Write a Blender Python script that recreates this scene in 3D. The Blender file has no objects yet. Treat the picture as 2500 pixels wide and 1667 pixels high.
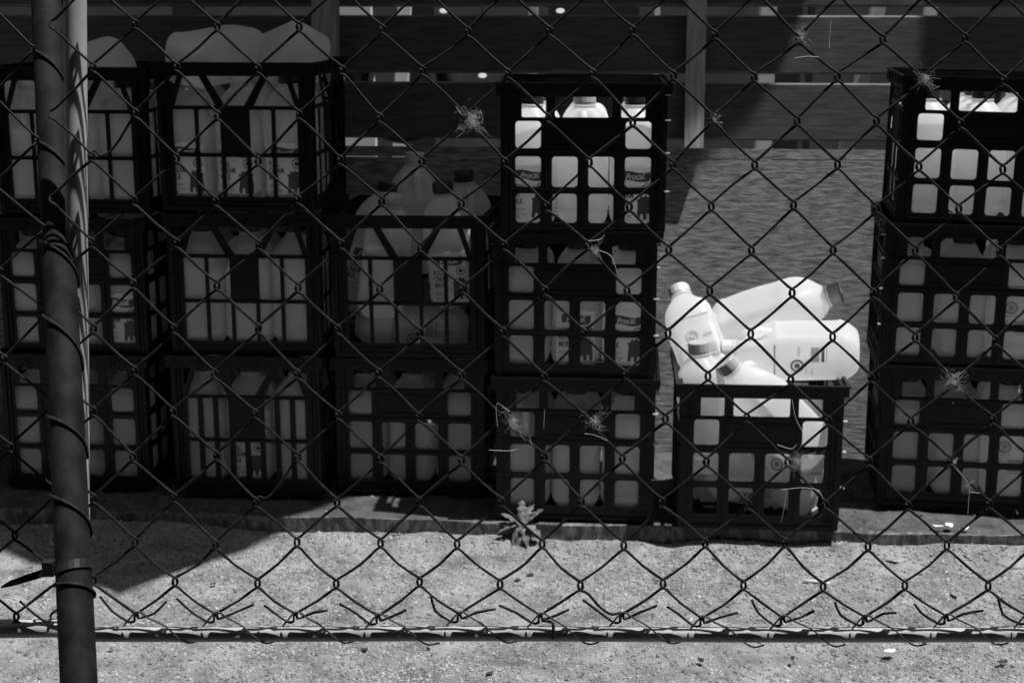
import bpy, math, random
import numpy as np
from mathutils import Vector, Matrix, Quaternion

R = math.radians
rnd = random.Random(7)
rng = np.random.default_rng(7)
sc = bpy.context.scene
col = sc.collection

# ------------------------------------------------------------------ camera
FPX, PW, PH = 3700.0, 2500.0, 1667.0
PSI, THETA, CAMH = R(4.5), R(12.7), 1.05
cam_d = bpy.data.cameras.new('camera')
cam = bpy.data.objects.new('camera', cam_d)
col.objects.link(cam)
cam.location = (0, 0, CAMH)
cam.rotation_euler = (R(90) - THETA, 0, PSI)
cam_d.sensor_width = 36
cam_d.lens = 36 * FPX / PW
cam_d.clip_start = 0.05
cam_d.clip_end = 400
cam_d.dof.use_dof = True
cam_d.dof.focus_distance = 1.62
cam_d.dof.aperture_fstop = 17
sc.camera = cam

# ------------------------------------------------------------------ light
SA, SB = 0.30, 0.08                      # the sun stands high, to the right and a little on the near side
sun_to = Vector((SA, -SB, 1)).normalized()
sun_d = bpy.data.lights.new('sun', 'SUN')
sun_d.energy = 5.0
sun_d.angle = R(0.53)
sun = bpy.data.objects.new('sun', sun_d)
col.objects.link(sun)
sun.rotation_euler = sun_to.to_track_quat('Z', 'Y').to_euler()
sun.location = (1, -1, 6)

world = bpy.data.worlds.new('World')
sc.world = world
world.use_nodes = True
wt = world.node_tree
wt.nodes.clear()
sky = wt.nodes.new('ShaderNodeTexSky')
sky.sky_type = 'NISHITA'
sky.sun_disc = False
sky.sun_elevation = math.asin(sun_to.z)
sky.sun_rotation = math.atan2(sun_to.x, sun_to.y)
bw = wt.nodes.new('ShaderNodeRGBToBW')   # the photograph is black and white
bg = wt.nodes.new('ShaderNodeBackground')
wo = wt.nodes.new('ShaderNodeOutputWorld')
wt.links.new(sky.outputs[0], bw.inputs[0])
wt.links.new(bw.outputs[0], bg.inputs[0])
bg.inputs[1].default_value = 0.095
wt.links.new(bg.outputs[0], wo.inputs[0])
sc.view_settings.view_transform = 'Standard'
sc.view_settings.look = 'None'
sc.view_settings.exposure = 0.22
sc.view_settings.gamma = 1
sc.view_settings.use_curve_mapping = False
sc.render.engine = 'CYCLES'
sc.cycles.max_bounces = 20
sc.cycles.diffuse_bounces = 15
sc.cycles.transmission_bounces = 16
sc.cycles.glossy_bounces = 3
sc.cycles.use_denoising = True
sc.cycles.caustics_reflective = False
sc.cycles.caustics_refractive = False

# ------------------------------------------------------------------ measuring helpers
fw = Vector((-math.sin(PSI) * math.cos(THETA), math.cos(PSI) * math.cos(THETA), -math.sin(THETA)))
rt = Vector((math.cos(PSI), math.sin(PSI), 0))
up = rt.cross(fw)
EYE = Vector((0, 0, CAMH))
def ray(x, y): return fw + rt * ((x - 1250) / FPX) - up * ((y - 833.5) / FPX)
def onY(x, y, Y):
    d = ray(x, y); return EYE + d * (Y / d.y)
def onZ(x, y, z):
    d = ray(x, y); return EYE + d * ((z - CAMH) / d.z)
NF = Vector((-math.sin(PSI), math.cos(PSI), 0))          # the chain-link fence faces this way
FD = 1.5
def onF(x, y, off=0.0):                                   # a point of the fence plane; off > 0 lies behind it
    d = ray(x, y); return EYE + d * ((FD + off) / d.dot(NF))

# ------------------------------------------------------------------ object helpers
def link(name, me, parent=None, loc=None):
    o = bpy.data.objects.new(name, me); col.objects.link(o)
    if parent is not None: o.parent = parent
    if loc is not None: o.location = loc
    return o
def tag(o, label=None, cat=None, group=None, kind=None):
    if label: o['label'] = label
    if cat: o['category'] = cat
    if group: o['group'] = group
    if kind: o['kind'] = kind
    return o
def thing(name, label, cat, loc=(0, 0, 0), group=None):
    return tag(link(name, None, None, loc), label, cat, group)
def copy_tree(o, parent=None):
    c = o.copy(); col.objects.link(c)
    if parent is not None: c.parent = parent
    for ch in list(o.children): copy_tree(ch, c)
    return c

class MB:
    def __init__(s): s.v = []; s.f = []; s.m = []
    def box(s, a, b, mi=0):
        x0, y0, z0 = a; x1, y1, z1 = b; n = len(s.v)
        s.v += [(x0, y0, z0), (x1, y0, z0), (x1, y1, z0), (x0, y1, z0), (x0, y0, z1), (x1, y0, z1), (x1, y1, z1), (x0, y1, z1)]
        for q in ((0, 3, 2, 1), (4, 5, 6, 7), (0, 1, 5, 4), (1, 2, 6, 5), (2, 3, 7, 6), (3, 0, 4, 7)):
            s.f.append(tuple(n + i for i in q)); s.m.append(mi)
        return s
    def hexa(s, lo, hi):
        """lo, hi: four corners each"""
        n = len(s.v); s.v += [tuple(p) for p in lo] + [tuple(p) for p in hi]
        for q in ((0, 3, 2, 1), (4, 5, 6, 7), (0, 1, 5, 4), (1, 2, 6, 5), (2, 3, 7, 6), (3, 0, 4, 7)):
            s.f.append(tuple(n + i for i in q)); s.m.append(0)
        return s
    def tube(s, pts, r, n=6, caps=True):
        pts = [Vector(p) for p in pts]; N = len(pts)
        rr = r if isinstance(r, (list, tuple)) else [r] * N
        base = len(s.v); u = None
        for i, p in enumerate(pts):
            t = (pts[min(i + 1, N - 1)] - pts[max(i - 1, 0)])
            t = t.normalized() if t.length > 1e-9 else Vector((0, 0, 1))
            if u is None:
                u = t.cross(Vector((0, 1, 0.01)))
                if u.length < 1e-4: u = t.cross(Vector((1, 0, 0)))
                u.normalize()
            else:
                u = (u - t * u.dot(t)); u.normalize()
            w = t.cross(u)
            for k in range(n):
                a = 2 * math.pi * k / n
                s.v.append(tuple(p + u * (math.cos(a) * rr[i]) + w * (math.sin(a) * rr[i])))
        for i in range(N - 1):
            for k in range(n):
                a = base + i * n + k; b = base + i * n + (k + 1) % n
                s.f.append((a, b, b + n, a + n)); s.m.append(0)
        if caps:
            s.f.append(tuple(base + k for k in range(n))[::-1]); s.m.append(0)
            s.f.append(tuple(base + (N - 1) * n + k for k in range(n))); s.m.append(0)
        return s
    def mesh(s, name, mat, smooth=False):
        me = bpy.data.meshes.new(name)
        me.from_pydata(s.v, [], s.f)
        mats = mat if isinstance(mat, (list, tuple)) else [mat]
        for m in mats: me.materials.append(m)
        if len(mats) > 1: me.polygons.foreach_set('material_index', s.m)
        if smooth: me.polygons.foreach_set('use_smooth', [True] * len(me.polygons))
        me.update(); return me
    def build(s, name, mat, parent=None, smooth=False, loc=None):
        return link(name, s.mesh(name, mat, smooth), parent, loc)

def catmull(P, sub=4):
    P = [Vector(p) for p in P]; out = []
    for i in range(len(P) - 1):
        a = P[max(i - 1, 0)]; b = P[i]; c = P[i + 1]; d = P[min(i + 2, len(P) - 1)]
        for k in range(sub):
            t = k / sub
            out.append(0.5 * ((2 * b) + (c - a) * t + (2 * a - 5 * b + 4 * c - d) * t * t + (3 * b - a - 3 * c + d) * t ** 3))
    out.append(P[-1]); return out

# ------------------------------------------------------------------ materials (all greys: black and white photograph)
def mat(name, base, rough=0.6, dark=None, scale=20, stretch=(1, 1, 1), detail=6, lo=0.35, hi=0.65, bump=0.0, bscale=None,
        bdist=0.002, metal=0.0, spec=0.5, coords='Object', trans=0.0, island=0.0):
    m = bpy.data.materials.new(name); m.use_nodes = True
    t = m.node_tree; nd = t.nodes; nd.clear(); L = t.links
    out = nd.new('ShaderNodeOutputMaterial'); p = nd.new('ShaderNodeBsdfPrincipled')
    p.inputs['Roughness'].default_value = rough; p.inputs['Metallic'].default_value = metal
    p.inputs['Specular IOR Level'].default_value = spec
    def g(v): return (v, v, v, 1)
    p.inputs['Base Color'].default_value = g(base)
    colour = None
    if dark is not None or bump:
        tc = nd.new('ShaderNodeTexCoord'); mp = nd.new('ShaderNodeMapping'); mp.inputs['Scale'].default_value = stretch
        L.new(tc.outputs[coords], mp.inputs[0])
    if dark is not None:
        n = nd.new('ShaderNodeTexNoise'); n.inputs['Scale'].default_value = scale; n.inputs['Detail'].default_value = detail
        n.inputs['Roughness'].default_value = 0.62
        L.new(mp.outputs[0], n.inputs[0])
        r = nd.new('ShaderNodeValToRGB'); r.color_ramp.elements[0].position = lo; r.color_ramp.elements[1].position = hi
        r.color_ramp.elements[0].color = g(dark); r.color_ramp.elements[1].color = g(base)
        L.new(n.outputs[0], r.inputs[0]); colour = r.outputs[0]
    if island:
        ge = nd.new('ShaderNodeNewGeometry'); mr = nd.new('ShaderNodeMapRange')
        mr.inputs['To Min'].default_value = 1 - island; mr.inputs['To Max'].default_value = 1 + island
        L.new(ge.outputs['Random Per Island'], mr.inputs[0])
        mx = nd.new('ShaderNodeMix'); mx.data_type = 'RGBA'; mx.blend_type = 'MULTIPLY'; mx.inputs[0].default_value = 1
        if colour is not None: L.new(colour, mx.inputs[6])
        else: mx.inputs[6].default_value = g(base)
        L.new(mr.outputs[0], mx.inputs[7]); colour = mx.outputs[2]
    if colour is not None: L.new(colour, p.inputs['Base Color'])
    if bump:
        n2 = nd.new('ShaderNodeTexNoise'); n2.inputs['Scale'].default_value = bscale or scale; n2.inputs['Detail'].default_value = 8
        n2.inputs['Roughness'].default_value = 0.7
        L.new(mp.outputs[0], n2.inputs[0])
        b = nd.new('ShaderNodeBump'); b.inputs['Strength'].default_value = bump; b.inputs['Distance'].default_value = bdist
        L.new(n2.outputs[0], b.inputs['Height']); L.new(b.outputs[0], p.inputs['Normal'])
    if trans:
        tr = nd.new('ShaderNodeBsdfTranslucent'); tr.inputs[0].default_value = g(min(0.97, base * 1.15))
        if colour is not None and base < .9: L.new(colour, tr.inputs[0])
        if base > .9: tr.inputs[0].default_value = g(0.985)
        mixs = nd.new('ShaderNodeMixShader'); mixs.inputs[0].default_value = trans
        L.new(p.outputs[0], mixs.inputs[1]); L.new(tr.outputs[0], mixs.inputs[2]); L.new(mixs.outputs[0], out.inputs[0])
    else: L.new(p.outputs[0], out.inputs[0])
    m['nodes_ready'] = 1
    return m

M = {}
M['gravel_ground'] = mat('sandy_ground', 0.42, 0.95, dark=0.12, scale=14, lo=0.30, hi=0.66, detail=12, bump=1.0, bscale=260, bdist=0.006)
M['stone'] = mat('stone_chips', 0.35, 0.9, dark=0.16, scale=25, island=0.5, bump=0.3, bscale=300, bdist=0.001)
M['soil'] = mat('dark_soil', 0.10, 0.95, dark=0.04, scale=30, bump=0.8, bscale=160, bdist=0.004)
M['edging'] = mat('stained_edging', 0.26, 0.85, dark=0.05, scale=26, stretch=(2.6, 2.6, 1.2), lo=0.42, hi=0.72, bump=0.5, bscale=120, bdist=0.001)
M['slat'] = mat('dark_stained_slat', 0.19, 0.7, dark=0.09, scale=26, stretch=(0.5, 3, 5), bump=0.35, bscale=150, bdist=0.0012)
M['post_wood'] = mat('raw_pine_post', 0.42, 0.75, dark=0.22, scale=30, stretch=(4, 4, 0.35), bump=0.3, bscale=60, bdist=0.001)
M['plywood'] = mat('weathered_plywood', 0.31, 0.8, dark=0.08, scale=17, stretch=(1.3, 1, 8), lo=0.36, hi=0.62, detail=15, bump=1.0, bscale=34, bdist=0.004)
M['crate'] = mat('black_crate_plastic', 0.006, 0.40, dark=0.0035, scale=14, bump=0.12, bscale=220, bdist=0.0006, spec=0.22)
M['crate_worn'] = mat('scuffed_crate_plastic', 0.018, 0.5, dark=0.010, scale=14, bump=0.12, bscale=220, bdist=0.0006, spec=0.35)
M['bottle'] = mat('milky_bottle_plastic', 0.97, 0.38, dark=0.93, scale=7, trans=0.68, spec=0.45, bump=0.12, bscale=22, bdist=0.004)
M['cap_dark'] = mat('dark_bottle_cap', 0.035, 0.4, dark=0.03, scale=30, spec=0.4)
M['cap_grey'] = mat('grey_bottle_cap', 0.42, 0.4, dark=0.38, scale=30, spec=0.4)
M['cap_white'] = mat('pale_bottle_cap', 0.6, 0.4, dark=0.55, scale=30)
M['label'] = mat('paper_label', 0.93, 0.5, dark=0.86, scale=60, stretch=(3, 3, 0.2), trans=0.60)
M['ink'] = mat('label_ink', 0.06, 0.55, dark=0.045, scale=50)
M['ink_soft'] = mat('faded_ink', 0.36, 0.6, dark=0.30, scale=50)
M['ink_white'] = mat('white_ink', 0.85, 0.5, dark=0.8, scale=50)
M['wire'] = mat('weathered_fence_wire', 0.028, 0.75, spec=0.22, dark=0.008, scale=160, lo=0.4, hi=0.7, bump=0.4, bscale=500, bdist=0.0008)
M['tie'] = mat('tie_wire_metal', 0.05, 0.5, dark=0.025, scale=120)
M['galv'] = mat('galvanised_pipe', 0.62, 0.55, dark=0.36, scale=24, stretch=(1, 1, 0.4), bump=0.2, bscale=160, bdist=0.0006, metal=0.0)
M['rail'] = mat('worn_pipe_rail', 0.42, 0.6, dark=0.24, scale=18, stretch=(0.5, 1, 1), lo=0.3, hi=0.6, bump=0.25, bscale=140, bdist=0.0008)
M['dark_post'] = mat('dirty_dark_post', 0.020, 0.75, spec=0.2, dark=0.003, scale=38, stretch=(1, 1, 0.7), lo=0.40, hi=0.72, detail=14, bump=0.6, bscale=260, bdist=0.0008)
M['zip'] = mat('black_nylon', 0.022, 0.35, dark=0.016, scale=60)
M['web'] = mat('cobweb_silk', 0.80, 0.8, dark=0.6, scale=60, trans=0.3)
M['leaf'] = mat('pale_weed_leaf', 0.27, 0.6, dark=0.08, scale=60, trans=0.25, bump=0.3, bscale=150)
M['dead'] = mat('dead_leaf', 0.32, 0.7, dark=0.18, scale=60)
M['scrap'] = mat('white_scrap', 0.75, 0.6, dark=0.6, scale=60)
M['light_blocker'] = mat('light_blocker_sheet', 0.14, 0.7, dark=0.10, scale=5)  # for the unseen light-blocking sheets overhead
M['backwall'] = mat('far_wall', 0.09, 0.8, dark=0.06, scale=3)
M['white'] = mat('white_paint', 0.82, 0.5, dark=0.76, scale=8)
M['rubber'] = mat('black_rubber', 0.015, 0.7, dark=0.012, scale=20)
lampm = bpy.data.materials.new('lamp_glow'); lampm.use_nodes = True
_p = lampm.node_tree.nodes['Principled BSDF']; _p.inputs['Base Color'].default_value = (.8, .8, .8, 1)
_p.inputs['Emission Color'].default_value = (1, 1, 1, 1); _p.inputs['Emission Strength'].default_value = 0.55
M['lamp'] = lampm
M['concrete'] = mat('floor_slab', 0.16, 0.9, dark=0.1, scale=6)

# ------------------------------------------------------------------ ground sheets
def noise2(x, y, cell, seed):
    g = np.random.default_rng(seed).random((256, 256))
    u = x / cell; v = y / cell
    i = np.floor(u).astype(int); j = np.floor(v).astype(int); a = u - i; b = v - j
    a = a * a * (3 - 2 * a); b = b * b * (3 - 2 * b)
    G = lambda p, q: g[p % 256, q % 256]
    return (G(i, j) * (1 - a) + G(i + 1, j) * a) * (1 - b) + (G(i, j + 1) * (1 - a) + G(i + 1, j + 1) * a) * b - 0.5
def sheet(name, xs, ys, hf, m, label=None):
    X, Y = np.meshgrid(xs, ys); Z = hf(X, Y)
    V = np.stack([X, Y, Z], -1).reshape(-1, 3); nx = len(xs); ny = len(ys)
    i = np.arange(nx - 1)[None, :] + np.arange(ny - 1)[:, None] * nx; i = i.reshape(-1)
    F = np.stack([i, i + 1, i + 1 + nx, i + nx], -1)
    me = bpy.data.meshes.new(name)
    me.vertices.add(len(V)); me.vertices.foreach_set('co', V.reshape(-1))
    me.loops.add(F.size); me.loops.foreach_set('vertex_index', F.reshape(-1))
    me.polygons.add(len(F)); me.polygons.foreach_set('loop_start', np.arange(len(F)) * 4)
    me.polygons.foreach_set('use_smooth', np.ones(len(F), bool))
    me.materials.append(m); me.update(); me.validate()
    return tag(link(name, me), label, kind='structure')
GZ = -0.055
def gh(X, Y):
    w = np.clip(1 - np.maximum(np.abs(X) - 2.2, 0) / 2, 0, 1)
    h = 0.020 * noise2(X, Y, 0.35, 1) + 0.008 * noise2(X, Y, 0.08, 2) + 0.004 * noise2(X, Y, 0.03, 3) + 0.003 * noise2(X, Y, 0.013, 4)
    rise = (0.022 + 0.012 * noise2(X, Y, 0.11, 9)) * np.exp(-((Y - 2.975) / 0.04) ** 2)
    return GZ + h * w + rise
xs = np.concatenate([-np.geomspace(80, 2.3, 20), np.arange(-2.2, 2.2, 0.012), np.geomspace(2.3, 80, 20)])
ys = np.concatenate([-np.geomspace(60, 0.3, 16), np.arange(0, 1.6, 0.05), np.arange(1.6, 2.97, 0.009), [2.972]])
sheet('ground', xs, ys, gh, M['gravel_ground'], 'pale sandy gravel ground in front of the edging')
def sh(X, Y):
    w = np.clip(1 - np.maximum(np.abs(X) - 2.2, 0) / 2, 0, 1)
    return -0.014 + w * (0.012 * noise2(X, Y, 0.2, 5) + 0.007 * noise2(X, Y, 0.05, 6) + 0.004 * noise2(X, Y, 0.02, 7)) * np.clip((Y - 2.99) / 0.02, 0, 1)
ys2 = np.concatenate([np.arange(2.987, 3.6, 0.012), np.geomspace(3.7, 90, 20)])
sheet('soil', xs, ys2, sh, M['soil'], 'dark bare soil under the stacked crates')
e = MB()
N = 90
for i in range(N):                                       # edging board: slightly wavy top
    x0 = -2.6 + i * 5.2 / N; x1 = x0 + 5.2 / N
    w = lambda x: 0.0018 * math.sin(x * 9) + 0.0012 * math.sin(x * 31 + 1)
    lo = [(x0, 2.974 + w(x0), -.12), (x1, 2.974 + w(x1), -.12), (x1, 2.990, -.12), (x0, 2.990, -.12)]
    hi = [(x0, 2.974 + w(x0), -.008 + w(x0)), (x1, 2.974 + w(x1), -.008 + w(x1)), (x1, 2.990, -.010), (x0, 2.990, -.010)]
    e.hexa(lo, hi)
tag(e.build('kerb', M['edging']), 'low stained edging strip between gravel and soil', kind='structure')

# ------------------------------------------------------------------ loose stones (uncountable)
def stones(name, n, region, size, zfun, m, seed):
    g = np.random.default_rng(seed)
    ico = np.array([(0, 0, 1), (.894, 0, .447), (.276, .851, .447), (-.724, .526, .447), (-.724, -.526, .447), (.276, -.851, .447),
                    (.724, .526, -.447), (-.276, .851, -.447), (-.894, 0, -.447), (-.276, -.851, -.447), (.724, -.526, -.447), (0, 0, -1)])
    fc = np.array([(0, 1, 2), (0, 2, 3), (0, 3, 4), (0, 4, 5), (0, 5, 1), (1, 6, 2), (2, 7, 3), (3, 8, 4), (4, 9, 5), (5, 10, 1),
                   (6, 7, 2), (7, 8, 3), (8, 9, 4), (9, 10, 5), (10, 6, 1)])
    x = g.uniform(region[0], region[1], n); y = g.uniform(region[2], region[3], n)
    dens = noise2(x, y, 0.25, seed + 5) + noise2(x, y, 0.07, seed + 6) * 0.7
    keep = g.random(n) < np.clip(0.78 + dens * 1.0, 0.25, 1); x = x[keep]; y = y[keep]; n = len(x)
    s = size[0] * np.exp(g.random(n) ** 2.5 * math.log(size[1] / size[0]))
    V = ico[None] * (1 + g.uniform(-.42, .35, (n, 12, 1)))
    V = V * np.stack([g.uniform(.8, 1.5, n), g.uniform(.7, 1.2, n), g.uniform(.35, .75, n)], -1)[:, None] * s[:, None, None]
    a = g.uniform(0, 6.28, n); c, t = np.cos(a)[:, None], np.sin(a)[:, None]
    tl = g.normal(0, .25, n)[:, None]
    X = V[..., 0] * c - V[..., 1] * t; Y = V[..., 0] * t + V[..., 1] * c; Z = V[..., 2] + X * tl
    V = np.stack([X + x[:, None], Y + y[:, None], Z + (zfun(x, y) + s * .15)[:, None]], -1).reshape(-1, 3)
    F = (fc[None] + np.arange(n)[:, None, None] * 12).reshape(-1, 3)
    me = bpy.data.meshes.new(name)
    me.vertices.add(len(V)); me.vertices.foreach_set('co', V.reshape(-1))
    me.loops.add(F.size); me.loops.foreach_set('vertex_index', F.reshape(-1))
    me.polygons.add(len(F)); me.polygons.foreach_set('loop_start', np.arange(len(F)) * 3)
    me.materials.append(m); me.update(); me.validate()
    return tag(link(name, me), kind='stuff')
tag(stones('gravel', 205000, (-1.45, 1.05, 2.2, 2.972), (0.0006, 0.0040), gh, M['stone'], 11), 'pale loose gravel chips scattered over the sandy ground')
tag(stones('soil_debris', 6000, (-1.6, 1.4, 2.995, 3.46), (0.001, 0.006), sh, mat('soil_crumbs', 0.16, 0.95, dark=0.07, scale=50, island=0.6), 12),
    'dark crumbs and debris on the soil ledge')

SY, TIL, TANG = 3.520, math.tan(R(7)), R(7)
# ------------------------------------------------------------------ unseen sheets and walls added to shape sun and sky light
RH = 3.0
def up_to_blocker(p): return (p.x + SA * (RH - p.z), p.y - SB * (RH - p.z))
g1, g2 = onZ(290, 1442, GZ + .005), onZ(790, 1272, GZ + .005)
g0 = onZ(0, 1333, GZ + .005)
q0, q1, q2 = up_to_blocker(g0), up_to_blocker(g1), up_to_blocker(g2)
ext = (q1[0] + (q0[0] - q1[0]) * 3, q1[1] + (q0[1] - q1[1]) * 3)
def onSc(px, py):
    n = Vector((0, 1, -TIL)); d = ray(px, py); return EYE + d * ((Vector((0, SY, 0)) - EYE).dot(n) / d.dot(n))
wl = [up_to_blocker(onSc(px, py)) for px, py in ((1600, 520), (1740, 385), (1825, 300), (1905, 180), (1955, 35))]
wr = [up_to_blocker(onSc(px, py)) for px, py in ((2240, 205), (2246, 30))]
def slab(name, poly, z0, z1, m):
    b = MB(); n = len(poly)
    b.v = [(x, y, z0) for x, y in poly] + [(x, y, z1) for x, y in poly]
    b.f = [tuple(range(n))[::-1], tuple(range(n, 2 * n))] + [(i, (i + 1) % n, n + (i + 1) % n, n + i) for i in range(n)]
    b.m = [0] * len(b.f)
    return b.build(name, m)
cnr = (min(-0.212 + SA * 2.1, wl[0][0]), 3.02)
polyA = [ext, q1, q2, cnr, wl[0]] + wl[1:] + [(wl[-1][0] + .02, 4.9), (-6, 4.9), (-6, ext[1])]
tag(slab('light_blocker', polyA, RH, RH + .008, M['light_blocker']), 'unseen overhead sheet added to shade the left of the yard', kind='structure')  # added sheet, outline traced back along the sun from the wanted shade edge
polyB = [wr[0], (wr[0][0] + 3, wr[0][1]), (wr[0][0] + 3, 4.9), (wl[-1][0] + .35, 4.9), (wr[1][0], wr[1][1])]
tag(slab('light_blocker', polyB, RH, RH + .008, M['light_blocker']), 'unseen overhead sheet added to shade the upper right boards', kind='structure')  # second added sheet, cut so its shadow ends on the top boards

near_sheet = [(-9, -7), (9, -7), (9, .98), (-9, .98)]
tag(slab('light_blocker', near_sheet, RH, RH + .008, M['light_blocker']), 'broad unseen sheet added on the near side to cut sky light', kind='structure')  # added out of view to cut sky light and ground bounce
b = MB(); b.box((-9, -7.2, -.2), (9, -7, 3.0)); tag(b.build('near_blocker', M['backwall']), 'unseen dark wall added behind the camera to block sky light', kind='structure')  # unseen, added to keep sky light off the crate fronts
b = MB(); b.box((3.6, -7, -.2), (3.8, 9, 3.3)); tag(b.build('side_blocker', M['backwall']), 'unseen dark wall added on the right to dim the light', kind='structure')  # unseen, added to lower the ambient light from the right
b = MB(); b.box((-4.2, -7, -.2), (-4.0, 9, 3.0)); tag(b.build('side_blocker', M['backwall']), 'unseen dark wall added on the left to dim the light', kind='structure')  # its left counterpart, also added only to lower the ambient light

# ------------------------------------------------------------------ timber screen behind the crates
def onS(px, py):                                          # a point of the screen's front, which leans back 7 degrees
    n = Vector((0, 1, -TIL)); d = ray(px, py); return EYE + d * ((Vector((0, SY, 0)) - EYE).dot(n) / d.dot(n))
scr = thing('timber_screen', 'dark horizontal slat screen above a weathered plywood panel behind the crates', 'fence', (0, 3.50, 0))
def slat_mesh(h, x0, x1):
    b = MB(); prof = [(0.0, 0.0)]
    n = 30
    prof = [(-.022, .003), (-.022 + .003, 0)]
    pts = [(0.022, 0.0), (0.002, 0.0)]
    for i in range(n):
        z = .004 + (h - .008) * i / n; dz = (h - .008) / n
        pts += [(0.0, z), (0.0, z + dz * .46), (.0050, z + dz * .54), (.0050, z + dz * .94)]
    pts += [(0.0, h - .004), (.003, h), (.022, h)]
    N = len(pts)
    nseg = 1
    for x in (x0, x1):
        for (y, z) in pts: b.v.append((x, y, z))
    for i in range(N - 1):
        b.f.append((i, N + i, N + i + 1, i + 1)); b.m.append(0)
    b.f.append((N - 1, 2 * N - 1, N, 0)); b.m.append(0)
    b.f.append(tuple(range(N))); b.m.append(0); b.f.append(tuple(range(N, 2 * N))[::-1]); b.m.append(0)
    return b.mesh('slat', M['slat'])
sm = slat_mesh(.1295, -2.6, 2.6)
for i, (yt, yb) in enumerate(((203, 343), (38, 180), (-125, 15), (-290, -148), (-450, -312))):
    zb = onS(1900, yb).z; zt = onS(1900, yt).z
    s = link('slat', sm, scr, (0.03 * (i % 2), SY - 3.50 + TIL * zb, zb))
    s.rotation_euler = (-TANG, 0, 0); s.scale = (1, 1, (zt - zb) / math.cos(TANG) / .1295)
zc0, zc1 = onS(1900, 389).z, onS(1900, 364).z
b = MB(); b.box((-2.4, 0, -.05), (2.4, .018, (zc0 - .002) / math.cos(TANG)))
pl = b.build('plywood_panel', M['plywood'], scr, loc=(0, SY - 3.50, 0)); pl.rotation_euler = (-TANG, 0, 0)
b = MB(); b.box((-2.4, .0, 0), (2.4, .034, (zc1 - zc0))); cp = b.build('capping_strip', M['plywood'], scr, loc=(0, SY - 3.50 + TIL * zc0 + .0015, zc0)); cp.rotation_euler = (-TANG, 0, 0)
for px0, px1 in ((757, 818), (1675, 1722)):
    zb = onS(px0, 358).z; yb = SY + TIL * zb - .037
    a = onY(px0, 200, yb).x; c = onY(px1, 200, yb).x
    b = MB(); b.box((a, 0, 0), (c, .036, .9))
    p = b.build('post', M['post_wood'], scr, loc=(0, yb - 3.50, zb)); p.rotation_euler = (-TANG, 0, 0)

# ------------------------------------------------------------------ what shows through the slats
b = MB(); b.box((-7, 0, -.1), (6, .2, 3)); tag(b.build('far_wall', M['backwall'], loc=(0, 9.2, 0)), 'dark building wall beyond the slat screen', kind='structure')
def backbox(name, label, cat, px0, px1, Y, z0, z1, m, group=None, slant=0, depth=.04):
    a = onY(px0, 28, Y).x; c = onY(px1, 28, Y).x
    b = MB(); b.box((0, 0, 0), (c - a, depth, z1 - z0))
    t = thing(name, label, cat, (a, Y, z0), group)
    b.build('board', m, t); 
    b = MB(); b.box((-.004, -.006, -.004), (c - a + .004, 0, .05)); b.build('foot_strip', M['galv'], t)
    t.rotation_euler = (0, slant, 0)
    return t
backbox('white_column', 'white column seen through all three slat gaps', 'column', 1858, 1897, 5.6, -.01, 2.6, M['white'], depth=.1)
backbox('white_board', 'wide white board behind the upper gap near the left pine post', 'board', 840, 916, 5.9, -.01, 1.5, M['white'], slant=R(-1))
backbox('white_board', 'narrow white board right of the wide white board', 'board', 937, 968, 6.0, -.01, 1.5, M['white'], slant=R(3))
backbox('leaning_board', 'pale board leaning behind the sunlit slats', 'board', 2005, 2040, 5.8, -.01, 1.6, M['galv'], slant=R(10))
backbox('white_pipe', 'white upright behind the top gap at upper right', 'pipe', 2246, 2276, 5.7, .75, 1.6, M['white'], slant=R(4))
backbox('grey_upright', 'grey upright between the two downlights', 'board', 1290, 1312, 6.1, .5, 1.6, M['galv'])
backbox('grey_upright', 'grey upright left of the right pine post', 'board', 1598, 1612, 6.2, .5, 1.6, M['white'])
for i, (px0, px1) in enumerate(((1900, 1960), (1975, 1990), (1340, 1560), (1000, 1060), (420, 500))):
    backbox('dark_cupboard', ['dark cupboard right of the white column', 'dark upright right of the dark cupboard', 'wide dark cupboard between the downlights',
            'dark cupboard left of the first downlight', 'dark cupboard behind the leftmost slats'][i], 'cupboard', px0, px1, 6.6, -.01, 1.5, M['rubber'])
t = thing('spare_tyre', 'black tyre on edge beyond the slats', 'tyre', onY(985, 205, 5.2))
b = MB(); ring = [Vector((math.cos(a) * .16, 0, math.sin(a) * .16)) for a in np.linspace(0, 2 * math.pi, 33)]; b.tube(ring, .045, 8, False); b.build('tyre', M['rubber'], t, True)
b = MB(); ring = [Vector((math.cos(a) * .11, -.02, math.sin(a) * .11)) for a in np.linspace(0, 2 * math.pi, 33)]; b.tube(ring, .010, 6, False); b.build('rim', M['galv'], t, True)
for (px, py, l) in ((1083, 27, 'left of the two glowing downlights in the top gap'), (1368, 27, 'right of the two glowing downlights in the top gap'), (1178, 185, 'lone glowing downlight in the middle gap')):
    p = onY(px, py, 5.0)
    t = thing('small_lamp', 'small round ' + l, 'lamp', p, 'downlights beyond the slats')
    b = MB(); P = [(0, 0, -.008), (0, 0, -.006), (0, 0, 0), (0, 0, .006), (0, 0, .008)]; b.tube(P, [.001, .010, .0145, .010, .001], 16); b.build('globe', M['lamp'], t, True)
    b = MB(); b.tube([(0, 0, .008), (0, .0, .9)], .002, 6); b.build('stem', M['rubber'], t)

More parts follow.
